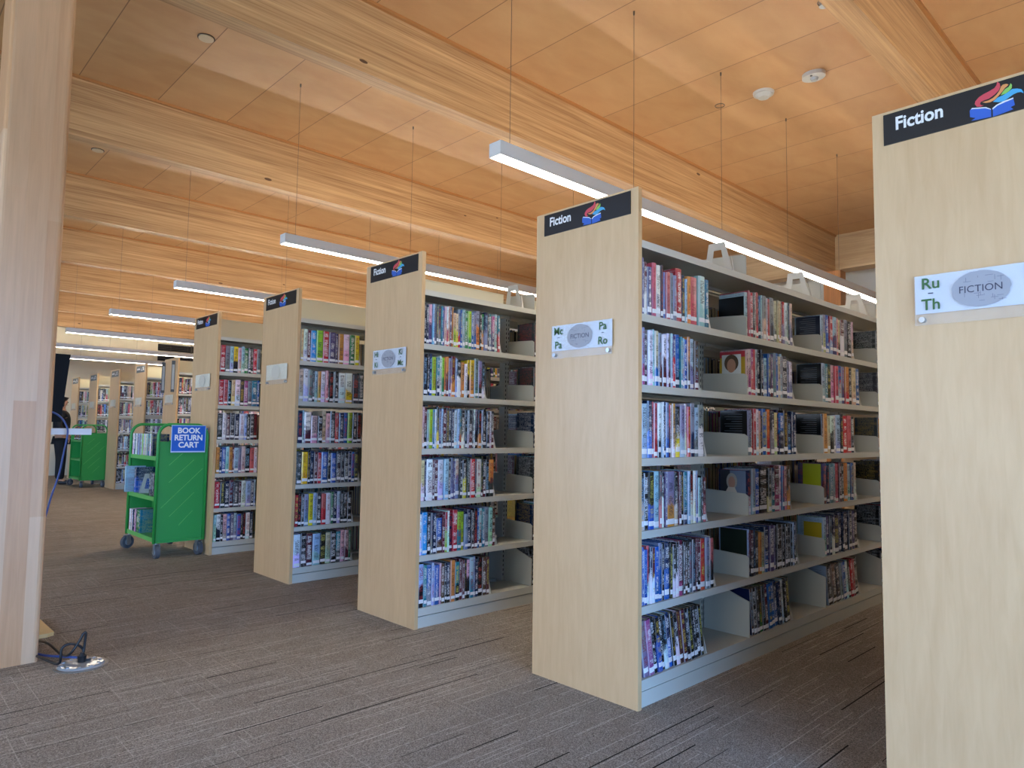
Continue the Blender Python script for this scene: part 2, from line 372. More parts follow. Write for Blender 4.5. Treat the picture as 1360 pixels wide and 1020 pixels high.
# ------------------------------------------------------------------ pendant lights
def pendant(y, i, lab):
    L = 5.65
    t = empty('pendant_light', (0, y, 0), lab, 'ceiling light', 'linear pendant lights')
    g = G(); a, b, z0, z1 = -.037, .05, 2.543, 2.618
    g.box(0, L, a, a+.004, z0, z1); g.box(0, L, b-.004, b, z0, z1); g.box(0, .004, a+.004, b-.004, z0, z1); g.box(L-.004, L, a+.004, b-.004, z0, z1); g.box(.004, L-.004, a+.004, b-.004, 2.56, 2.575)
    g.add('housing', M_FIX, t)
    box('diffuser', (.006, L-.006, a+.005, b-.005, z0+.001, z0+.006), M_GLOW, t)
    box('uplight', (.02, L-.02, .0055, .0075, z1-.013, z1-.001), M_GLOWU, t)
    for k in range(6):
        x = .1+k*1.09
        wv = G().cyl((x, 0, 2.618), .0016, ZC-2.618, 6); wv.cyl((x, 0, ZC-.025), .006, .025, 8); wv.cyl((x, 0, 2.612), .005, .02, 8); wv.box(x-.006, x+.006, -.033, .033, 2.609, 2.613)
        wv.add('hanging_wire', M_WIRE, t)
LP = {-1: 'white linear pendant light over the bookcase signed Ru-Th', 0: 'white linear pendant light just beyond the bookcase signed Mc-Ro, largest in view',
      1: 'linear pendant light passing behind the Hi-Mc bookcase top', 2: 'linear pendant light ending left of the third bookcase back',
      3: 'linear pendant light ending just above and left of the smallest front-block bookcase', 4: 'long linear pendant light directly under the last plywood bay, upper of the three far ones',
      5: 'middle of the three far pendant lights before the cream wall', 6: 'lowest and farthest pendant light before the cream wall'}
for i in range(-1, 7): pendant(.905+2.44*i if i < 6 else .905+2.44*6-.15, i, LP[i])

# ------------------------------------------------------------------ ceiling devices
t = empty('smoke_detector', (2.8, .825, ZC), 'round white smoke detector on the plywood ceiling', 'smoke detector')
G().cyl((0, 0, -.018), .078, .018, 28, r2=.082).add('base_plate', M_STEEL2, t)
G().cyl((0, 0, -.045), .042, .027, 24, r2=.062).add('sensor_dome', M_STEEL2, t)
t = empty('alarm_beacon', (2.79, .42, ZC), 'oval white alarm beacon on the ceiling beside the round detector', 'alarm')
pts = [(.07*cos(a*pi/12), .085*sin(a*pi/12)) for a in range(24)]
G().prism(pts, -.03, 0).add('base_plate', M_STEEL2, t)
G().cyl((.01, 0, -.05), .022, .02, 16, r2=.03).add('lens', mat('clear_lens', 'b8bec0', .15), t)
G().cyl((-.045, .0, -.034), .009, .006, 10).add('indicator', M_CABLE, t)
for x, y, l in ((-.684, 3.205, 'round pale cover plate on the ceiling between the first two beams'), (-.708, 6.02, 'round pale cover plate on the ceiling beyond the second beam')):
    t = empty('ceiling_cover_plate', (x, y, ZC), l, 'cover plate', 'round ceiling cover plates')
    G().cyl((0, 0, -.012), .05, .012, 24).add('plate', mat('beige_metal', 'c9b795', .5), t); G().cyl((0, 0, -.005), .058, .005, 24).add('rim', mat('dark_rim', '4a3524', .5), t)
for x, y, l in ((2.753, 1.184, 'small flush ceiling sprinkler ring beside a pendant wire'), (1.955, .0, 'metal sprinkler head at the ceiling beam above the aisle')):
    t = empty('ceiling_sprinkler', (x, y, ZC), l, 'sprinkler')
    g = G().tube([(.038*cos(a*pi/12), .038*sin(a*pi/12), -.003) for a in range(24)], .003, 6, closed=True); g.add('ring', M_WIRE, t)
    if y < .5: G().cyl((0, 0, -.03), .03, .03, 16).add('head', M_CASTER, t)

# ------------------------------------------------------------------ books
PAL = dict(K='16171c', N='1b2848', B='2458a8', L='a2bcd8', W='e2e3e8', G='7d858c', D='383c42', R='b92e38', P='c85e66', O='cc8a48', Y='dcc22c',
           E='2c7a46', T='2d7c8c', A='a4c6cc', V='4d4570', M='5c2430', C='cdc29e', H='5c4030', F='d9b0b6', U='a2487c', Z='96c834', Q='858aa8', S='2a8ccc')
NAMES = dict(K='black', N='navy', B='blue', L='light-blue', W='white', G='grey', D='charcoal', R='red', P='rose', O='orange', Y='yellow', E='green',
             T='teal', A='pale-aqua', V='violet', M='maroon', C='cream', H='brown', F='pale-pink', U='magenta', Z='lime', Q='lavender', S='bright-blue')
DARK = set('KNBDREMVHTUS')
def book_geo(w, h, d):
    """hardback in its plastic jacket: rounded spine at -y, pages recessed at the top, both boards"""
    r = min(.006, w*.3); b = .0025; o = .003
    xs = [-w/2, -w/2+w*.18, 0, w/2-w*.18, w/2]; ys = [r*.9, r*.2, 0, r*.2, r*.9]
    V, Fc, UV, fm = [], [], [], []
    for z in (0, h):
        for x, y in zip(xs, ys): V.append((x, y, z))
    for i in range(4):
        Fc.append((i, i+1, i+6, i+5)); u0, u1 = i/4, (i+1)/4; UV.append(((u0, 0), (u1, 0), (u1, 1), (u0, 1))); fm.append(0)
    k = len(V)                                      # boards: left (-x) and right (+x)
    V += [(-w/2, d, 0), (-w/2, d, h), (w/2, d, 0), (w/2, d, h), (-w/2+b, d, 0), (-w/2+b, d, h), (w/2-b, d, 0), (w/2-b, d, h)]
    V += [(-w/2+b, r, h), (w/2-b, r, h), (-w/2+b, r, h-o), (w/2-b, r, h-o), (-w/2+b, d-o, h-o), (w/2-b, d-o, h-o), (-w/2+b, d-o, 0), (w/2-b, d-o, 0)]
    def q(f, uv, m=0): Fc.append(f); UV.append(uv); fm.append(m)
    e = ((-1, 0), (-1, 0), (-1, 0), (-1, 0))
    q((k, 0, 5, k+1), ((2, 0), (3, 0), (3, 1), (2, 1))); q((4, k+2, k+3, 9), ((2, 0), (3, 0), (3, 1), (2, 1)))
    q((5, k+8, k+5, k+1), e); q((9, k+3, k+7, k+9), e); q((k+4, k, k+1, k+5), e); q((k+2, k+6, k+7, k+3), e)
    Fc.append((5, 6, 7, 8, 9, k+9, k+8)); UV.append(((-1, 0),)*7); fm.append(0)
    q((k+10, k+11, k+13, k+12), e, 1); q((k+15, k+14, k+12, k+13), e, 1)
    Fc.append((k+8, k+9, k+11, k+10)); UV.append(e); fm.append(0)
    q((k+5, k+8, k+10, k+12), e); q((k+9, k+7, k+13, k+11), e)
    Fc.append((0, k, k+4, k+14, k+15, k+6, k+2, 4, 3, 2, 1)); UV.append(((-1, 0),)*11); fm.append(1)
    return V, Fc, UV, fm
def cols(code, rg):
    a = code[0]; b = code[1] if len(code) > 1 else a
    def j(c, s): return tuple(min(1, max(0, v*(1+rg.uniform(-s, s)))) for v in c)
    c1 = j(hx(PAL[a]), .15); c2 = j(hx(PAL[b]), .15) if b != a else tuple(v*rg.choice((.75, .9, 1.1)) for v in c1)
    ct = hx('e8e8ea') if a in DARK else hx(rg.choice(('2a3048', '3a3a44', '20242c', '8a3038')))
    if a in DARK and rg.random() < .3: ct = hx(rg.choice(('c8a850', 'c05048', '88b0d0', 'c8c060')))
    return c1, c2, ct
def paint(me, UV, C1, C2, CT, SD):
    uvl = me.uv_layers.new(name='uv'); i = 0
    uvl.data.foreach_set('uv', [c for f in UV for p in f for c in p])
    for nm, D in (('c1', C1), ('c2', C2), ('ct', CT)):
        at = me.attributes.new(nm, 'FLOAT_COLOR', 'POINT'); at.data.foreach_set('color', [c for v in D for c in (*v, 1)])
    at = me.attributes.new('seed', 'FLOAT', 'POINT'); at.data.foreach_set('value', SD)
def dims(code, rg):
    h = rg.choice((.232, .236, .228, .24)) + rg.uniform(-.004, .004)
    if code.endswith('s'): h = .208+rg.uniform(-.006, .004)
    elif code.endswith('m'): h = .22
    elif code.endswith('t'): h = .243
    return h, .155+rg.uniform(-.008, .012)
def one_book(code, w, rg, loc, label, group, ry=0, rz=0, h=None, d=None, sticker=True):
    hh, dd = dims(code, rg); hh = h or hh; dd = d or dd; w = w-.0008
    code = ''.join(c for c in code if c.isupper())
    V, Fc, UV, fm = book_geo(w, hh, dd)
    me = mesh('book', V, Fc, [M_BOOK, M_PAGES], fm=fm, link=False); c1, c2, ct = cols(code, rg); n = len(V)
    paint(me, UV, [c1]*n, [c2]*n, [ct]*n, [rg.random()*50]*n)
    o = put('book', me, None, loc); o.rotation_euler = (0, ry, rz); tag(o, label, 'book', group)
    if sticker:
        z0 = .012+rg.uniform(-.006, .012); z1 = z0+rg.uniform(.017, .024); e = .0007; r = min(.006, w*.3)
        xs = [-w*.44, -w/2+w*.18, 0, w/2-w*.18, w*.44]; ys = [r*.72-e, r*.2-e, -e, r*.2-e, r*.72-e]
        LV = [(x, y, z) for z in (z0, z1) for x, y in zip(xs, ys)]
        mesh('spine_label', LV, [(i, i+1, i+6, i+5) for i in range(4)], M_LABEL, o)
    return o
class Mass:                                         # every remaining book, as one uncounted mass
    def __init__(s): s.V = []; s.F = []; s.UV = []; s.fm = []; s.a = []; s.b = []; s.c = []; s.s = []
    def book(s, code, w, rg, loc, rz=0, ry=0):
        hh, dd = dims(code, rg); code = ''.join(c for c in code if c.isupper())
        V, Fc, UV, fm = book_geo(w-.0008, hh, dd); k = len(s.V)
        M = Matrix.Translation(loc) @ Matrix.Rotation(rz, 4, 'Z') @ Matrix.Rotation(ry, 4, 'Y')
        s.V += [tuple(M @ Vector(v)) for v in V]; s.F += [tuple(k+i for i in f) for f in Fc]; s.UV += UV; s.fm += fm
        c1, c2, ct = cols(code, rg); n = len(V); s.a += [c1]*n; s.b += [c2]*n; s.c += [ct]*n; s.s += [rg.random()*50]*n
        e = .0008; w2 = w*.42; zl = .012+rg.uniform(-.006, .012); hl = rg.uniform(.015, .022); k = len(s.V)
        if rz == 0 or True:
            s.V += [tuple(M @ Vector(v)) for v in ((-w2, -e, zl), (w2, -e, zl), (w2, -e, zl+hl), (-w2, -e, zl+hl))]
            s.F.append((k, k+1, k+2, k+3)); s.UV.append(((-1, 0),)*4); s.fm.append(2)
            for L, v in ((s.a, c1), (s.b, c2), (s.c, ct)): L += [v]*4
            s.s += [0.]*4
    def done(s, name):
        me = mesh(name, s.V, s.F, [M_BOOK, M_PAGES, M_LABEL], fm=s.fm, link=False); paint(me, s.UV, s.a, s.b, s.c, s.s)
        return put(name, me)
MASS = Mass()
BOOKS={
'006':'QL22 V11 MW21 Vs34 P33 W38 D19 Qs18 Ps33 Gs19 Qs30 Rt50 Nm26 Ls14 Om29 P63 A58 T37',
'005':'L13 QU22 D24 W35 A14 CB28 L14 QH20 WM31 W14 GM21 A15 VR20 BN39 T12 L19 B24 OH22 LQ35 HM35',
'004':'N12 A45 NB36 P19 PR27 WK24 W11 N17 QB24 PM17 W11 OW24 KY36 QL40 W18 RP26 QN38 AG34 GW51',
'003':'KC34 K32 KB43 L44 KP14 KW20 V11 QO66 KC32 M18 K21 TN31 L18 KW31 W19 Q16 As25 Ks13 MPs29',
'002':'NB22 B11 B26 PW16 NW16 MW22 B33 QB23 K17 NB38 K20 KW25 KW21 MU35 K14 KH22 K18 G23 D26 M11 MK26 R43 QG35 W11 PK32',
'001':'Gt37 U38 K28 KB30 K26 KW27 NB30 K27 KW28 M24 M29 K28 K29 K30 K29 K23',
'016':'AL28 P12 R32 DK16 F19 P26 N11 BN26 A14 GC37 W16 P35 GD48 CG32 C18 C25 M14 RQ22 W36 A23 N18 CQ27',
'015':'F21 FU29 UP28 P25 A17 NK32 K20 Bs16 Ls40 B17 CK24 VM31 Q24 B21 C32 A21 D62 Qs29 WQs41',
'014':'QG46 KP16 R28 W35 F20 Ns16 B46 L16 OR34 DG41 C38 N14 BN56 K51 NBs40 N11 L22 N30',
'013':'NW43 QL36 B49 K92 KC33 NT38 MU63 W25 B25 F40 HO31',
'012':'L21 MK32 N25 Ds41 Os25 Cs39 NB43 V48 Q36 K27 K46 K27 K29 K28 K24 L24 N24 G25',
'011':'H20 K32 D33 KE33 K34 M34 B34 B35 NB36 N40 W32 K27 D42',
'026':'L41 QC41 B50 RL42 LV61 F26 CK35 MW63 G55 K65 FC28',
'025':'A46 T44 DK58 F51 P51 BL53 QV53 OR64 K55 C66 B67',
'024':'N23 O61 C39 WK55 W32 L73 N41 R59 P60 KN52',
'023':'VM60 N39 T54 A24 P56 M41 D33 O58 L60 B34 N18 CW35',
'022':'L45 V31 D38 NW39 N71 N48 N32 N66 N51 V51 K52',
'021':'K67 H62 D63 G31 B49 W41 K33 R33 R34 K60',
'106':'K12 N22 FV27 L12 G17 D12 DG20 T13 B12 F15 WP15 F13 VM15 O11 CZs21 CYs18 QR20 B16 A21 E21 ZE27 B16 QB22 QO30 K16 EO20 NQ28 D14 TQ22 UV26 A23 TR20',
'105':'K29 K14 NB22 Z32 TN24 W15 ZE20 O13 OM20 Q18 MO33 L13 KW31 Os24 Ws26 YK19 YO35 G32 QD33 KW22',
'104':'F17 MK24 A11 Z27 T14 W13 DY17 V17 L12 M28 D20 D18 N22 W26 L16 TR15 KW21 K21 L11 DM29 K11 W13 QK24 KO28 L13 K28 D28 W11 KM23',
'103':'CW29 N11 W44 M12 M29 W44 L33 K17 Q23 V13 FQ31 D25 KY34 D24 R38 N11 W41 D14 KM22 K27 OD39',
'102':'W19 S38 K24 G11 N29 BHs44 M20 RZ18 W12 Ns25 R36 ZT31 Z23 Qs29 N26 K21 KM27 B14 AH24 T22 Q33 A33 HM26',
'101':'LK37 T24 BG33 L17 B39 F11 H24 K15 NK30 O35 TK36 M21 M20 K16 FK21 LT32 L16 N21 K35 H30 M25',
'206':'C25 W30 M29 S46 Z54 R47 V57 V25 O44 W55 E42 Y40',
'205':'C35 W40 G31 D20 A26 O26 W36 F21 M11 K34 L11 K33 W60 WY63 D51 D45',
'204':'N38 L12 WM55 Fs55 Ks38 C31 F32 D43 R32 N43 B36 Z38 K43 K39',
'203':'D40 Y50 K20 N31 M30 R31 B53 K26 B43 D38 D32 D33 N28 B27 D34',
'202':'R25 K25 D24 Q36 Y35 L28 D39 PR36 W42 E21 N32 L25 K24 K38 K38',
'201':'W54 K45 M50 L61 K47 C42 K47 TD38 F32 FM35 E20',
'306':'R45 G40 L35 YK41 F30 A26 E36 D26 K23 R33 G34',
'305':'R41 P36 K32 C35 W46 D36 U36 G37 T47 B27',
'304':'D44 W30 M34 D41 N45 W47 L25 K26 D37 M32',
'303':'O29 N20 B34 A28 O32 M15 L41 Q25 F36 K46 P37 W32',
'302':'R46 N43 N39 M35 D51 M25 W41 L42 N31 L16',
'301':'A25 WK34 K24 F35 B30 V30 L30 B35 K21 K25 W36 N32'}

ZS = {1: .11, 2: .4025, 3: .709, 4: 1.009, 5: 1.317, 6: 1.617, 7: 1.933}
BAY = .914; S = 1.524
SHN = {6: 'top', 5: 'second', 4: 'third', 3: 'fourth', 2: 'fifth', 1: 'bottom'}
BAYN = {0: 'nearest', 1: 'middle', 2: 'farther'}
ORD = ['first', 'second', 'third', 'fourth', 'fifth', 'sixth', 'seventh', 'eighth', 'ninth', 'tenth', 'eleventh', 'twelfth', 'thirteenth', 'fourteenth', 'fifteenth', 'sixteenth',
       'seventeenth', 'eighteenth', 'nineteenth', 'twentieth', 'twenty-first', 'twenty-second', 'twenty-third', 'twenty-fourth', 'twenty-fifth']
START = {'001': .042, '011': .043, '021': .06}
LEAN = {'001': 9, '011': 6, '021': 8}
def bookend_mesh():
    g = G()
    P = [(.0, 0), (.125, 0), (.105, .138), (.035, .138)]     # trapezoid plate across the shelf with a window cut through it
    Q = [(.036, .03), (.092, .03), (.082, .105), (.05, .105)]
    b = len(g.v)
    for x in (0, .002):
        for y, z in P+Q: g.v.append((x, y, z))
    for i in range(4):
        j = (i+1) % 4
        g.f += [(b+j, b+i, b+4+i, b+4+j), (b+8+i, b+8+j, b+12+j, b+12+i), (b+i, b+j, b+8+j, b+8+i), (b+4+j, b+4+i, b+12+i, b+12+j)]; g.m += [0]*4
    g.box(-.09, 0, .02, .11, 0, .0015)               # tongue under the books
    g.box(.002, .028, .0, .125, 0, .0015)
    g.f.append((len(g.v), len(g.v)+1, len(g.v)+2)); g.m.append(0); g.v += [(.002, -.001, .0015), (.014, -.001, .0015), (.004, .012, .09)]
    return g.add('bookend', M_STEEL2, link=False)
PRINT = mat('cover_print', '6a7076', .5)
BE = bookend_mesh()
def bookend(loc, label, group='steel bookends on the shelves', rz=0): return tag(put('bookend', BE, None, loc, rz), label, 'bookend', group)
rgb = random.Random(11)
for key, line in BOOKS.items():
    r, b, s = int(key[0]), int(key[1]), int(key[2])
    x = .025+BAY*b+START.get(key, .008 if r == 0 else .012); z = ZS[s]; y = r*S+.016
    ln = radians(LEAN.get(key, 0))
    for i, tk in enumerate(line.split()):
        code = tk.rstrip('0123456789'); w = int(tk[len(code):])/1000
        hh = dims(code, rgb)[0]; wl = w/cos(ln)
        loc = (x+wl/2, y+rgb.uniform(-.004, .006), z+.001+sin(ln)*w/2)
        if r == 0:
            cn = NAMES[code[0]]
            lab = '%s book, %s from the left on the %s shelf, %s bay, Mc-Ro bookcase' % (cn, ORD[i], SHN[s], BAYN[b])
            h2 = hh if not ln else min(hh, .232)
            o = one_book(code, w, rgb, loc, lab, 'library books in the %s bay of the Mc-Ro bookcase' % BAYN[b], ry=-ln, h=h2)
            CV = {'014': '15191d', '012': '222c26', '011': '18244c', '026': '1d2233', '025': '15181c', '024': '141920', '021': '8ea2bc'}
            if i == 0 and key in ('015', '013', '023', '022', '016', *CV):
                cov = o
                d0 = .155; cz = hh
                def quad(nm, pts, mt): mesh(nm, [(-w/2-(.0016 if nm == 'cover_print' else .0012), a, c) for a, c in pts], [tuple(range(len(pts)-1, -1, -1))], mt, cov)
                def ell(cy, cz_, ry, rz_, n=20): return [(cy+ry*cos(2*pi*q/n), cz_+rz_*sin(2*pi*q/n)) for q in range(n)]
                if key == '015':
                    quad('cover_frame', [(.008, .003), (.15, .003), (.15, cz-.004), (.008, cz-.004)], mat('red_yellow_cover', 'b8962a', .35))
                    for nm, pts, c in (('cover_band', [(.008, cz-.035), (.15, cz-.035), (.15, cz-.004), (.008, cz-.004)], 'b02a34'), ('photo_backdrop', [(.03, .05), (.138, .05), (.138, cz-.02), (.03, cz-.02)], 'cfd2cf'),
                                       ('photo_hair', ell(.084, .166, .040, .044), '5a4634'), ('photo_face', ell(.084, .152, .025, .036), 'b98a70'), ('photo_shirt', [(.04, .05), (.128, .05), (.108, .10), (.06, .10)], '4a4a52')):
                        me_ = mesh(nm, [(-w/2-.0012-.0004*(1+['cover_band', 'photo_backdrop', 'photo_hair', 'photo_face', 'photo_shirt'].index(nm)), a, c_) for a, c_ in pts], [tuple(range(len(pts)-1, -1, -1))], mat(nm, c, .4), cov)
                elif key == '013':
                    for q, (nm, pts, c) in enumerate((('photo_backdrop', [(.008, .003), (.15, .003), (.15, cz-.004), (.008, cz-.004)], '6f7f98'), ('photo_shelves', [(.095, .1), (.15, .1), (.15, cz-.004), (.095, cz-.004)], '2c3038'),
                                       ('photo_hair', ell(.085, .165, .03, .042), 'a8a49c'), ('photo_face', ell(.085, .16, .019, .03), 'b48a76'), ('photo_shirt', [(.045, .09), (.13, .09), (.105, .135), (.068, .135)], 'd0c8bc'))):
                        mesh(nm, [(-w/2-.0012-.0004*q, a, c_) for a, c_ in pts], [tuple(range(len(pts)-1, -1, -1))], mat(nm, c, .4), cov)
                elif key in CV:
                    quad('cover_art', [(.004, .002), (.152, .002), (.152, cz-.003), (.004, cz-.003)], mat('jacket_art', CV[key], .12))
                    for q in range(9): quad('cover_print', [(.03, .11+q*.012), (.03+(.09, .1, .07, .095, .1, .06, .09, .1, .08)[q], .11+q*.012), (.03+(.09, .1, .07, .095, .1, .06, .09, .1, .08)[q], .1125+q*.012), (.03, .1125+q*.012)], PRINT) if key not in ('012', '011') else None
                elif key == '016':
                    quad('cover_photo', [(.008, .003), (.15, .003), (.15, cz-.02), (.008, cz-.02)], mat('black_cover', '14171a', .15))
                else:
                    quad('cover_note', [(.012, .1), (.12, .1), (.12, cz-(.03 if key == '022' else .004)), (.012, cz-(.03 if key == '022' else .004))], mat('yellow_green_cover', 'b4bc22' if key == '023' else 'b8a01c', .35))
        else:
            MASS.book(code, w, rgb, loc)
        x += wl
    if r == 0 and key not in ('999',):
        bookend((x+.003, y+.004, z+.001), 'pale steel bookend after the last book on the %s shelf, %s bay, Mc-Ro bookcase' % (SHN[s], BAYN[b]))
    elif r in (1, 2):
        bookend((x+.003, y+.004, z+.001), 'pale steel bookend on the %s shelf of the %s bookcase' % (SHN[s], {1: 'Hi-Mc', 2: 'third'}[r]))
# uncounted books farther off: later bays, the far sides of the bookcases and the far block
mixs = 'KKKKNNNBLLWWWGGDDRRPOYETAVMMCCHHFUQ'
farmix = 'WWWCCCGGDDKKHHRNBMFAP'
def fill(x0, y, z, rg, n0=.5, flip=False, back=None):
    mixs = farmix if y > 7 else globals()['mixs']
    end = x0+n0+rg.uniform(-.06, .08); x = x0+.012
    while x < end:
        w = rg.uniform(.018, .038); code = rg.choice('KND') if x == x0+.012 else rg.choice(mixs)+(rg.choice(mixs) if rg.random() < .4 else '')+(('s' if rg.random() < .15 else ''))
        if flip: MASS.book(code, w, rg, (2*x0+BAY-(x+w/2), y, z+.001), rz=pi)
        else: MASS.book(code, w, rg, (x+w/2, y, z+.001))
        x += w
rgf = random.Random(5)
for r in range(4):
    for b in range(0, 4):
        for s in range(1, 7):
            if ('%d%d%d' % (r, b, s)) not in BOOKS: fill(.025+BAY*b, r*S+.018, ZS[s], rgf, .52)
            if b < 3: fill(.025+BAY*b, r*S+.597-.018, ZS[s], rgf, .66, True)
for b in range(3):
    for s in range(1, 7): fill(.025+BAY*b, -S+.018, ZS[s], rgf, .6); fill(.025+BAY*b, -S+.597-.018, ZS[s], rgf, .6, True)
for r in range(6, 11):
    for b in range(0, 3):
        for s in range(1, 7): fill(1.175+BAY*b, r*S+.018, ZS[s], rgf, .72)
# ------------------------------------------------------------------ steel bookcases
PW, PH, PT = .597, 2.153, .025
def shelf_geo(bh):
    g = G(); g.box(0, BAY, 0, .014, -.032, 0); g.box(0, BAY, .014, .255, -.018, 0); g.box(.004, BAY-.004, .24, .255, -.032, -.018)
    for x in (.0015, BAY-.0035):
        g.prism([(.003, 0), (.255, 0), (.255, bh+.012), (.02, bh), (.003, bh-.012)], x, x+.002, ax='x')
    return g.add('shelf', M_STEEL, link=False)
SH, SHB = shelf_geo(.108), None
def base_geo():
    g = G(); g.box(0, BAY, .004, .018, 0, .062); g.box(0, BAY, 0, .016, .067, .11); g.box(0, BAY, .016, .255, .092, .11)
    for x in (.0015, BAY-.0035): g.prism([(.003, .11), (.255, .11), (.255, .36), (.18, .345), (.003, .285)], x, x+.002, ax='x')
    return g.add('base_shelf', M_STEEL, link=False)
BS = base_geo()
def upright_geo():
    g = G(); g.box(-.02, .02, -.027, .027, 0, 1.99)
    for k in range(60):
        z = .14+k*.0305; g.box(-.014, -.008, -.0275, -.0265, z, z+.016, 1); g.box(.008, .014, -.0275, -.0265, z, z+.016, 1)
    return g.add('upright', [M_STEEL, M_SCREEN], link=False)
UP = upright_geo()
RAIL = G().box(.02, BAY-.02, -.012, .012, 1.9, 1.925).add('stretcher', M_STEEL, link=False)
DIV = G().box(.021, BAY-.021, -.003, .003, 1.935, 2.128).box(.021, BAY-.021, -.006, .006, 2.128, 2.134).add('top_divider', M_CREAMST, link=False)
DIV1 = G().box(.021, BAY-.021, -.003, .003, 1.935, 2.064).box(.021, BAY-.021, -.006, .006, 2.064, 2.07).add('top_divider', M_CREAMST, link=False)
def panel_mesh():
    g = G().box(0, PT, 0, PW, 0, PH); g.m = [1, 1, 1, 1, 0, 0]; return g.add('end_panel', [M_PANEL, M_EDGE], link=False)
PAN = panel_mesh()
def on_face(name, geo, m, parent, y, z, x=-.004, th=0):       # flat x,y artwork onto a face that looks along -x
    V, Fc = geo; return mesh(name, [(x, y-a, z+b) for a, b in V], Fc, m, parent)
EM = {0: [[(0.251, 2.112), (0.253, 2.12), (0.262, 2.129), (0.273, 2.134), (0.288, 2.138), (0.301, 2.143), (0.306, 2.15), (0.308, 2.159), (0.314, 2.152), (0.315, 2.142), (0.311, 2.132), (0.3, 2.123), (0.287, 2.116), (0.274, 2.115), (0.266, 2.113), (0.264, 2.107), (0.269, 2.102), (0.274, 2.101), (0.266, 2.099), (0.256, 2.102)]],
      1: [[(0.27, 2.111), (0.284, 2.111), (0.295, 2.114), (0.305, 2.121), (0.312, 2.13), (0.317, 2.142), (0.322, 2.146), (0.33, 2.145), (0.335, 2.141), (0.331, 2.137), (0.326, 2.134), (0.319, 2.125), (0.31, 2.116), (0.3, 2.107), (0.289, 2.104), (0.278, 2.106)]],
      2: [[(0.315, 2.116), (0.321, 2.125), (0.327, 2.131), (0.335, 2.134), (0.338, 2.139), (0.34, 2.143), (0.343, 2.137), (0.342, 2.128), (0.335, 2.121), (0.327, 2.117)]],
      3: [[(0.296, 2.103), (0.308, 2.112), (0.32, 2.114), (0.333, 2.119), (0.343, 2.125), (0.355, 2.122), (0.364, 2.117), (0.368, 2.109), (0.369, 2.103), (0.363, 2.109), (0.355, 2.11), (0.345, 2.108), (0.332, 2.101), (0.322, 2.096), (0.31, 2.097)]],
      4: [[(0.238, 2.096), (0.242, 2.1), (0.262, 2.095), (0.279, 2.09), (0.291, 2.082), (0.291, 2.06), (0.274, 2.061), (0.257, 2.062), (0.241, 2.064), (0.252, 2.069), (0.238, 2.076)],
          [(0.295, 2.082), (0.307, 2.089), (0.326, 2.094), (0.345, 2.096), (0.348, 2.076), (0.338, 2.073), (0.344, 2.065), (0.319, 2.061), (0.295, 2.059)]],
      5: [[(0.241, 2.098), (0.244, 2.102), (0.279, 2.093), (0.291, 2.083), (0.29, 2.082), (0.277, 2.09), (0.245, 2.098)],
          [(0.294, 2.084), (0.304, 2.091), (0.32, 2.096), (0.345, 2.099), (0.345, 2.095), (0.326, 2.092), (0.307, 2.088), (0.295, 2.08)]]}
T_FICTION = text_geo('Fiction', .058, .0016, sx=.86)
T_FIC2 = text_geo('FICTION', .029, 0, 'CENTER', .98)
def placard_text(s): return text_geo(s, .047, .0008, 'CENTER')
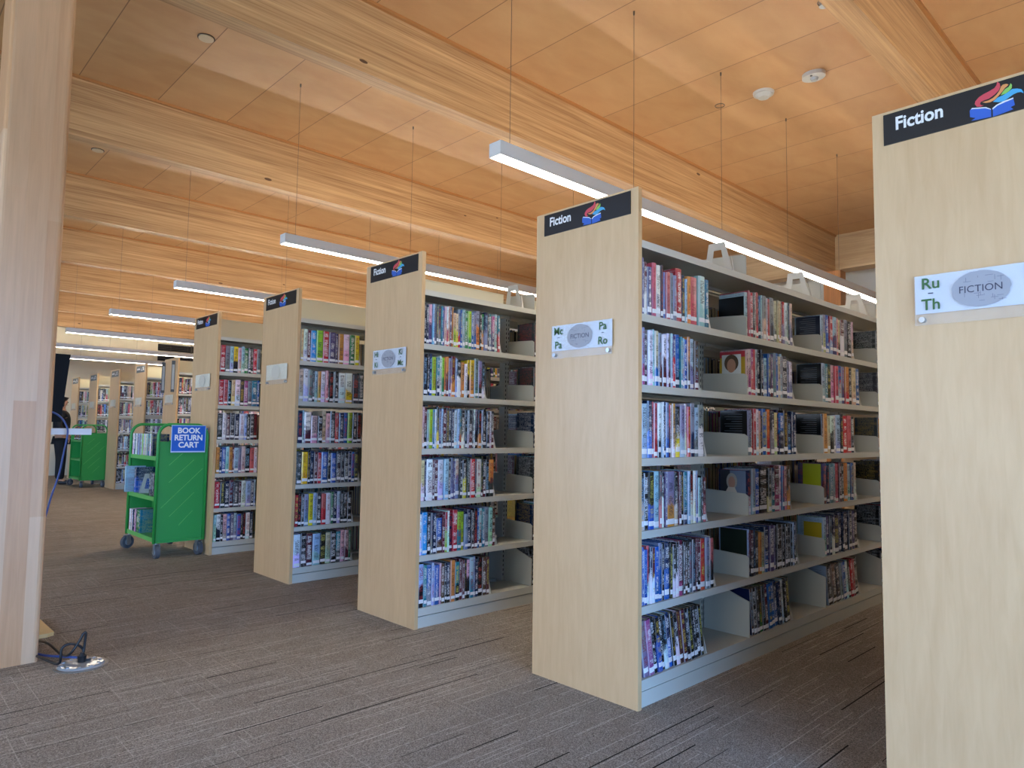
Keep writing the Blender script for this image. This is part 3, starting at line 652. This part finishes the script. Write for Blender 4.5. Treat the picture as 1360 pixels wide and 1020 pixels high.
def bookcase(x, y, r, bays, label, group, words=None, head='fiction', back=True):
    t = empty('bookcase', (x, y, 0), label, 'bookcase', group)
    put('end_panel', PAN, t); put('end_panel', PAN, t, (PT+BAY*bays, 0, 0))
    for n in range(bays+1):
        xx = PT+BAY*n + (.02 if n == 0 else -.02 if n == bays else 0)
        put('upright', UP, t, (xx, PW/2, 0))
    for n in range(bays):
        x0 = PT+BAY*n
        put('stretcher', RAIL, t, (x0, PW/2, 0))
        if r > 0: put('top_divider', DIV1 if r == 1 else DIV, t, (x0, PW/2, 0))
        for side in (0, 1):
            rz = pi*side; dx = BAY if side else 0; yy = .008 if not side else PW-.008
            put('base_shelf', BS, t, (x0+dx, yy, 0), rz)
            for s in range(2, 8): put('shelf', SH, t, (x0+dx, yy, ZS[s]), rz)
    ys = .544 if r != -1 else .562                   # the sign, flat against the top of the end panel
    if head == 'fiction':
        sg = box('header_sign', (-.004, 0, ys-.505, ys, 2.043, 2.143), M_BLACK, t)
        on_face('sign_lettering', T_FICTION, M_INK, sg, ys-.034, 2.085, -.0046)
        V, Fc, fm = [], [], []
        for k, L in EM.items():
            for pts in L:
                b = len(V); V += [(-.0044-.0002*k, ys-a, c-.016) for a, c in pts]; Fc.append(tuple(range(b+len(pts)-1, b-1, -1))); fm.append(k)
        mesh('sign_emblem', V, Fc, EMB, sg, fm)
    elif head == 'grey':
        sg = box('header_sign', (-.004, 0, .06, .50, 2.02, 2.13), mat('grey_sign', '6d7274', .5), t)
        g = G()
        for k in range(5): g.box(-.005, -.0045, .47-k*.035-.025, .47-k*.035, 2.065, 2.065+(.03 if k % 2 else .02))
        g.tube([(-.005, .25, 2.05), (-.005, .2, 2.08), (-.005, .14, 2.11), (-.005, .1, 2.06), (-.005, .25, 2.05)], .004, 6); g.add('sign_lettering', M_INK, sg)
    else:
        for yy in (.56, .12):
            sg = box('blade_sign', (-.05, 0, yy-.006, yy, 1.64, 2.11), mat('slate_sign', '4c545c', .5), t)
            box('sign_artwork', (-.042, -.008, yy-.0075, yy-.0062, 1.68, 2.05), mat('pale_artwork', 'a8b4bc', .5), sg)
    pc = box('placard', (-.013, -.009, .129, .483, 1.451, 1.604), M_ACR, t)
    box('placard_paper', (-.0085, -.008, .130, .482, 1.486, 1.603), M_PAPER if head == 'fiction' and r < 2 else mat('cream_paper', 'e6e1cc', .5), pc)
    n = 40; rr = random.Random(r)
    V = [(-.0136, .310+.073*cos(2*pi*i/n)*(1+rr.uniform(-.03, .03)), 1.544+.053*sin(2*pi*i/n)*(1+rr.uniform(-.03, .03))) for i in range(n)]
    mesh('word_cloud', V, [tuple(range(n-1, -1, -1))], M_CLOUD if r < 2 else mat('faint_cloud', 'cfccc0', .6), pc)
    for yy in (.463, .149):
        G().cyl((-.018, yy, 1.468), .0085, .018, 14, ax='x').add('standoff_screw', M_CHROME, pc)
    if words:
        on_face('placard_title', T_FIC2, M_DARKT, pc, .310, 1.535, -.0142)
        g = G()
        for k in range(34):                          # streaks of tiny words inside the cloud
            a = rr.uniform(-.055, .055); c = rr.uniform(-.038, .038); L = rr.uniform(.008, .022)
            if -.012 < c < .016: continue
            if rr.random() < .5: g.box(-.0140, -.0138, .31+a-L/2, .31+a+L/2, 1.544+c, 1.5452+c)
            else: g.box(-.0140, -.0138, .31+a, .31+a+.0012, 1.544+c-L/3, 1.544+c+L/3)
        g.add('tiny_words', mat('word_grey', '7d8090', .6), pc)
        for q, (a, b) in enumerate(words):
            yc = .438 if q == 0 else .178
            if a: on_face('placard_lettering', placard_text(a), M_GREENT, pc, yc, 1.561, -.0142)
            if b: on_face('placard_lettering', placard_text(b), M_GREENT, pc, yc, 1.497, -.0142)
            if a: box('placard_dash', (-.0142, -.0138, yc-.007, yc+.007, 1.545, 1.548), M_DARKT, pc)
    return t
g4 = 'two-sided steel bookcases with maple end panels'
bookcase(0, -S, -1, 3, 'nearest bookcase at the right edge, maple end panel with Ru-Th placard', g4, (('Ru', 'Th'), ('Th', 'Wa')) if False else (('Ru', 'Th'), ('Th', '')))
bookcase(0, 0, 0, 4, 'large bookcase with maple end panel, Fiction sign and Mc-Ro placard', g4, (('Mc', 'Pa'), ('Pa', 'Ro')))
bookcase(0, S, 1, 4, 'bookcase behind the Mc-Ro one, its placard reading Hi-Ki and Ki-Mc', g4, (('Hi', 'Ki'), ('Ki', 'Mc')))
bookcase(0, 2*S, 2, 3, 'third full bookcase back, with a cream placard and bright books on top shelf', g4)
bookcase(0, 3*S, 3, 3, 'smallest bookcase of the front block, directly behind the nearer green cart', g4)
FL = ['first bookcase of the far block, two narrow blade signs on its end panel', 'second bookcase of the far block, right behind the blade-signed one',
      'third bookcase of the far block, its end panel right of the far green cart', 'fourth bookcase of the far block, rising behind the far green cart', 'farthest bookcase, narrowest end panel beside the black screen']
for i in range(5): bookcase(1.15, (6+i)*S, 6+i, 3, FL[i], 'far block of bookcases', None, 'grey' if i else 'blade')
for r, b, lab in ((0, 0, 'on top of the Mc-Ro bookcase, nearest of three'), (0, 1, 'on top of the Mc-Ro bookcase, middle of three'), (0, 2, 'on top of the Mc-Ro bookcase, farthest of three'),
                  (1, 0, 'left empty on top of the Hi-Mc bookcase'), (2, 0, 'left empty on top of the third bookcase')):
    bookend((PT+BAY*(b+1)-.10, r*S+.03, ZS[7]+.001), 'pale steel bookend standing empty '+lab, 'empty bookends on the bookcase tops').scale = (1.2, 1.3, 1.2)

# ------------------------------------------------------------------ green book carts
def rounded_loop(w, z0, z1, r):
    p = [(0, z0), (0, z1-r)]
    for k in range(1, 8): a = pi-k*pi/16; p.append((r+r*cos(a), z1-r+r*sin(a)))
    for k in range(1, 9): a = pi/2-k*pi/16; p.append((w-r+r*cos(a), z1-r+r*sin(a)))
    p.append((w, z0)); return p
CARTPARTS = {}
def cart(x, y, L, label, first):
    W = .405; t = empty('book_cart', (x, y, 0), label, 'book cart', 'green steel book carts')
    P = CARTPARTS
    if first:
        g = G(); g.box(.012, W-.012, .006, .010, .145, .985); g.box(.012, W-.012, -.002, .018, .13, .15); g.box(.012, W-.012, -.001, .014, .975, .99)
        for a, b, c, d in ((-.328, .787, -.221, .889), (-.324, .639, -.124, .831), (-.379, .425, -.047, .752), (-.308, .35, -.111, .545), (-.228, .27, -.117, .389)):
            g.tube([(a+.425, .006, b), (c+.425, .006, d)], .0022, 6, 1)
        P['side'] = g.add('side_panel', [M_GREEN, M_GREENL], link=False)
        g = G(); pts = rounded_loop(W, .13, 1.14, .1); g.tube([(a, 0, c) for a, c in pts], .0135, 10); P['loop'] = g.add('end_frame', M_GREEN, link=False, smooth=True)
        g = G(); g.box(.005, W-.005, .012, L-.012, 0, .008); g.box(-.001, .006, .012, L-.012, -.028, .0079); g.box(W-.006, W+.001, .012, L-.012, -.028, .0079)
        P['shelf'] = g.add('cart_shelf', M_GREENL, link=False)
        P['div'] = G().box(W/2-.002, W/2+.002, .013, L-.013, .17, .9).add('centre_panel', M_GREEN, link=False)
        g = G(); g.cyl((0, -.016, 0), .057, .032, 24, 0, 'y'); P['wheel'] = g.add('wheel', M_RUB, link=False)
        g = G(); g.cyl((0, -.019, 0), .03, .038, 18, 0, 'y'); P['hub'] = g.add('wheel_hub', M_CASTER, link=False)
        g = G(); g.box(-.02, .02, -.024, -.019, -.02, .06); g.box(-.02, .02, .019, .024, -.02, .06); g.box(-.02, .02, -.024, .024, .06, .064); g.cyl((.018, 0, .064), .011, .02, 12); P['fork'] = g.add('caster_fork', M_CASTER, link=False)
    for yy in (0, L):
        put('side_panel', P['side'], t, (0, yy if yy == 0 else yy, 0), 0) if yy == 0 else put('side_panel', P['side'], t, (W, L, 0), pi)
        put('end_frame', P['loop'], t, (0, yy, 0))
    for z in (.165, .51, .855): put('cart_shelf', P['shelf'], t, (0, 0, z))
    put('centre_panel', P['div'], t)
    for (wx, wy, rz) in ((.03, .02, pi/2), (W-.03, .02, pi/2+.15), (.0, L-.03, .35), (W-.03, L-.02, pi/2)):
        wh = put('caster', P['fork'], t, (wx, wy, .058), rz)
        a = put('wheel', P['wheel'], wh); b = put('wheel_hub', P['hub'], wh)
    return t
CX, CY, CL = -.425, 4.672, .78
ct = cart(CX, CY, CL, 'nearer green steel cart carrying the blue book return sign', True)
cart(.76, 12.87, .78, 'far green steel cart, empty lower shelves, no sign', False)
# the blue sign clipped to the near end frame
sg = empty('cart_sign', (CX+.095, CY-.022, .897), 'blue card sign reading BOOK RETURN CART on the nearer green cart', 'sign')
box('sign_sleeve', (0, .288, 0, .003, 0, .236), mat('clear_sleeve', 'c3d6f2', .1), sg); box('sign_card', (.005, .283, -.001, 0, .012, .231), M_BLUE, sg)
for i, (wd, sx) in enumerate((('BOOK', 1.0), ('RETURN', .95), ('CART', 1.0))):
    V, Fc = text_geo(wd, .066, .0022, 'CENTER', sx)
    mesh('sign_lettering', [(.144+a, -.0016, .168-i*.062+b) for a, b in V], Fc, M_INK, sg)
# a second card, its edge showing beside the first
sg = empty('cart_sign', (CX+.385, CY+.030, .89), 'second blue card peeking out right of the book return sign', 'sign')
box('sign_card', (0, .034, 0, .003, 0, .22), M_BLUE, sg)
rc = random.Random(3)
top = 'W30 W26 D30 L22 W30 Q22 V20 L24 G40 A44 Z30 A40 C34 A40 G36 T40 W30 N40'.split(); yy = CY+CL-.05
for i, tk in enumerate(top):
    code, w = tk[0], int(tk[1:])/1000
    if yy-w < CY+.03: break
    one_book(code, w, rc, (CX-.004, yy-w/2, .8635), '%s book, %s from the far end on the top shelf of the nearer green cart' % (NAMES[code], ORD[i]), 'books on the nearer green cart', rz=-pi/2, h=.19, d=.14, sticker=False); yy -= w
low = 'W24 W26 C30 W20 N22 V20 F18 Q22 N24 E34 E30 T30'.split(); yy = CY+CL-.05
for i, tk in enumerate(low):
    code, w = tk[0], int(tk[1:])/1000
    if i == 5: yy -= .025
    one_book(code, w, rc, (CX+.0, yy-w/2, .1735), '%s book, %s from the far end on the bottom shelf of the nearer green cart' % (NAMES[code], ORD[i]), 'books on the nearer green cart', rz=-pi/2, h=.19+.012*(i > 5), d=.14, sticker=False); yy -= w
o = one_book('L', .035, rc, (CX-.055, CY+CL-.06, .5185), 'tall pale-blue book jutting out of the middle shelf of the nearer green cart', 'books on the nearer green cart', rz=-pi/2, h=.235, d=.17, sticker=False)
o = one_book('NB', .05, rc, (CX+.01, CY+CL-.13, .5185), 'navy picture book behind the bookend on the middle shelf of the green cart', 'books on the nearer green cart', rz=-pi/2, h=.225, d=.17, sticker=False)
for i, (c, w) in enumerate((('D', .04), ('N', .035), ('K', .04))):
    one_book(c, w, rc, (CX+.02, CY+.25-.045*i, .5185), '%s book near the sign end on the middle shelf of the green cart' % NAMES[c], 'books on the nearer green cart', rz=-pi/2, h=.2, d=.15, sticker=False)
bookend((CX+.01, CY+.50, .5185), 'pale steel bookend on the middle shelf of the nearer green cart', rz=-pi/2).scale = (1.2, 1.2, 1.25)
one_book('V', .05, rc, (CX+.21, CY+.30, .8635), 'purple book on the far side of the top shelf, nearer green cart', 'books on the nearer green cart', rz=pi/2, h=.22, d=.15, sticker=False) if False else None
yy = CY+.06
for i, (c, w) in enumerate((('M', .04), ('V', .06), ('V', .05), ('F', .04), ('D', .03), ('Q', .035))):
    one_book(c, w, rc, (CX+.395, yy+w/2, .8635), '%s book, %s from the sign end, hidden side, top of green cart' % (NAMES[c], ORD[i]), 'books on the nearer green cart', rz=pi/2, h=.235, d=.15, sticker=False); yy += w
for i in range(14): MASS.book(rc.choice('OMCWHD'), .035, rc, (.765, 12.93+.04*i+.02, .8635), rz=-pi/2)
mo = MASS.done('books'); tag(mo, 'all the smaller library books shelved in the bookcases behind the Mc-Ro one', 'books', 'library books farther off', 'stuff')

# ------------------------------------------------------------------ workstation behind the column
t = empty('standing_desk', (-1.72, 2.8, 0), 'standing-height desk behind the near column, its white top edge showing', 'desk')
box('desktop', (-.42, .36, -.05, .40, 1.064, 1.098), M_TABLE, t)
G().prism([(-.25, -.03), (.0, -.03), (.0, .05), (-.25, .05)], .02, 1.064).add('post', M_MAPLE, t)
G().prism([(-.30, -.13), (.19, -.13), (.222, -.11), (.215, .30), (-.30, .30)], 0, .02).add('foot', M_MAPLE, t)
t = empty('monitor', (-1.72, 2.8, 1.098), 'black screen standing on the white desk behind the near column', 'monitor')
G().prism([(-.20, .035), (.222, .035), (.252, .415), (-.20, .415)], .02, .06, ax='y').add('screen', M_SCREEN, t)
G().box(-.12, .05, -.02, .14, 0, .012).box(-.06, -.01, .06, .09, .012, .12).add('stand', M_SCREEN, t)
g = G().tube(spline([(-1.64, 2.735, 1.102), (-1.601, 2.733, 1.17), (-1.56, 2.73, 1.186), (-1.517, 2.725, 1.159), (-1.49, 2.71, 1.111), (-1.484, 2.71, 1.062), (-1.494, 2.72, .972), (-1.509, 2.73, .851), (-1.537, 2.74, .731), (-1.559, 2.75, .613), (-1.60, 2.76, .45), (-1.66, 2.76, .2), (-1.70, 2.66, .03)]), .0048, 8)
tag(g.add('network_cable', M_CABLEB, smooth=True), 'blue cable looping over the white desk edge and down to the floor', 'cable')

# ------------------------------------------------------------------ floor box with its plug and leads
FX, FY = -1.505, 2.065
t = empty('floor_box', (FX, FY, 0), 'round floor power box with a clear lid beside the column base', 'floor outlet')
n = 32
g = G().cyl((0, 0, 0), .112, .004, n); g.add('rim', mat('smoked_rim', '7f7a74', .3, .3), t)
G().cyl((0, 0, .004), .098, .008, n, r2=.09).add('clear_lid', mat('clear_lid', 'cdd3d8', .04, .0, alpha=.45), t)
g = G()
for k in range(10): a = 2*pi*k/10; g.box(.078*cos(a)-.006, .078*cos(a)+.006, .078*sin(a)-.006, .078*sin(a)+.006, .012, .015)
g.add('lid_clip', M_CHROME, t)
g = G().cyl((FX+.005, FY+.01, .012), .017, .03, 14, r2=.02).cyl((FX+.005, FY+.01, .042), .015, .014, 12, r2=.008); g.box(FX+.01, FX+.04, FY, FY+.012, .014, .024)
pg = g.add('power_plug', M_CABLE, link=True); tag(pg, 'black plug standing upright in the floor power box', 'plug')
ZS_ = .006
g = G().tube(spline([(-1.74, 2.56, .006), (-1.66, 2.40, .01), (-1.64, 2.2, .03), (-1.59, 2.09, .02), (-1.583, 2.08, .086), (-1.554, 2.08, .103), (-1.517, 2.08, .09), (-1.497, 2.08, .068), (-1.495, 2.075, .05)]), .0058, 8)
tag(g.add('extension_lead', M_CABLE, smooth=True), 'black cord arching low from behind the column into the plug', 'cable')
g = G().tube(spline([(-1.60, 2.62, .008), (-1.58, 2.4, .04), (-1.56, 2.2, .03), (-1.55, 2.09, .052), (-1.517, 2.08, .103), (-1.498, 2.08, .14), (-1.488, 2.08, .139), (-1.49, 2.08, .102), (-1.493, 2.078, .055)]), .0058, 8)
tag(g.add('extension_lead', M_CABLE, smooth=True), 'black cord rising in a tall narrow loop above the floor box', 'cable')
g = G().tube(spline([(-1.70, 2.66, .03), (-1.66, 2.45, .012), (-1.61, 2.3, .012), (-1.55, 2.14, .03), (-1.51, 2.085, .03), (-1.505, 2.08, .02)]), .006, 8)
tag(g.add('network_cable', M_CABLEB, smooth=True), 'blue cable running along the floor into the floor box', 'cable')

# ------------------------------------------------------------------ the person at the far end
def skin(name, J, E, m, parent=None, sub=2):
    me = bpy.data.meshes.new(name); me.from_pydata([j[:3] for j in J], E, []); me.materials.append(m)
    o = bpy.data.objects.new(name, me); C.objects.link(o)
    if parent: o.parent = parent
    sk = o.modifiers.new('skin', 'SKIN'); sk.use_smooth_shade = True
    for d, j in zip(me.skin_vertices[0].data if me.skin_vertices else [], J):
        r = j[3]; d.radius = r if isinstance(r, tuple) else (r, r)
    if me.skin_vertices: me.skin_vertices[0].data[0].use_root = True
    if sub: o.modifiers.new('sub', 'SUBSURF').levels = sub; o.modifiers['sub'].render_levels = sub
    return o
M_SKIN = mat('skin', 'b08468', .55); M_CLOTH = mat('black_cloth', '15161a', .85); M_HAIR = mat('dark_hair', '17120f', .6); M_SHOE = mat('black_shoe', '1a1a1c', .5)
pr = empty('person', (.66, 14.05, 0), 'person in black clothes standing at the far end beside the black screen', 'person', rz=radians(-20))
J = [(0, 0, .93, (.15, .1)), (0, 0, 1.08, (.125, .09)), (0, 0, 1.25, (.15, .1)), (0, 0, 1.37, (.13, .085)), (0, 0, 1.44, .05), (.005, 0, 1.50, .048), (.012, 0, 1.56, (.075, .085)), (.01, 0, 1.63, (.068, .08)), (.075, 0, 1.545, .022),
     (0, .16, 1.37, .055), (-.02, .23, 1.12, .042), (.1, .2, .93, .032), (.13, .19, .87, (.02, .035)),
     (0, -.16, 1.37, .055), (-.02, -.23, 1.12, .042), (.12, -.2, .95, .032), (.15, -.19, .89, (.02, .035)),
     (0, .09, .86, .09), (.01, .1, .48, .06), (-.01, .1, .09, .042), (.09, .11, .045, .035),
     (0, -.09, .86, .09), (.03, -.1, .48, .06), (.03, -.1, .09, .042), (.13, -.11, .045, .035)]
Ed = [(0, 1), (1, 2), (2, 3), (3, 4), (4, 5), (5, 6), (6, 7), (6, 8), (3, 9), (9, 10), (10, 11), (11, 12), (3, 13), (13, 14), (14, 15), (15, 16), (0, 17), (17, 18), (18, 19), (19, 20), (0, 21), (21, 22), (22, 23), (23, 24)]
for base_, sy in ((12, 1), (16, -1)):                # five fingers to a hand
    bx_, by_, bz_ = J[base_][:3]
    for q, (dy, ln_) in enumerate(((-.024, .06), (-.008, .068), (.008, .064), (.024, .052))):
        k = len(J); J.append((bx_+.02, by_+dy, bz_-.035, .009)); J.append((bx_+.012, by_+dy, bz_-.035-ln_, .0075)); Ed += [(base_, k), (k, k+1)]
    k = len(J); J.append((bx_+.035, by_-sy*.03, bz_-.01, .01)); J.append((bx_+.05, by_-sy*.035, bz_-.05, .008)); Ed += [(base_, k), (k, k+1)]
body = skin('body', J, Ed, M_SKIN, pr, 1)
sh = skin('shirt', [(0, 0, .9, (.17, .125)), (0, 0, 1.08, (.15, .11)), (0, 0, 1.25, (.175, .12)), (0, 0, 1.38, (.15, .1)), (0, .17, 1.375, .075), (-.02, .24, 1.12, .06), (.08, .21, .96, .046), (0, -.17, 1.375, .075), (-.02, -.24, 1.12, .06), (.1, -.21, .98, .046)],
          [(0, 1), (1, 2), (2, 3), (3, 4), (4, 5), (5, 6), (3, 7), (7, 8), (8, 9)], M_CLOTH, pr)
tr = skin('trousers', [(0, 0, .95, (.165, .12)), (0, .09, .84, .11), (.01, .1, .48, .09), (-.01, .1, .08, .085), (0, -.09, .84, .11), (.03, -.1, .48, .09), (.03, -.1, .08, .085)], [(0, 1), (1, 2), (2, 3), (0, 4), (4, 5), (5, 6)], M_CLOTH, pr)
for sy, x in ((.1, -.01), (-.1, .03)): skin('shoe', [(x-.03, sy, .04, .045), (x+.05, sy*1.05, .04, .046), (x+.15, sy*1.1, .034, .036)], [(0, 1), (1, 2)], M_SHOE, pr)
skin('hair', [(-.02, 0, 1.60, (.085, .09)), (-.005, 0, 1.66, (.08, .08)), (-.05, 0, 1.53, (.05, .06)), (-.06, 0, 1.44, .045)], [(0, 1), (0, 2), (2, 3)], M_HAIR, pr)
g = G()
for sy in (.028, -.028): g.cyl((.083, sy, 1.572), .008, .006, 10, 0, 'x')
g.add('eyes', M_SCREEN, pr); G().box(.08, .088, -.02, .02, 1.515, 1.522).add('mouth', mat('lips', '8a4a40', .5), pr)
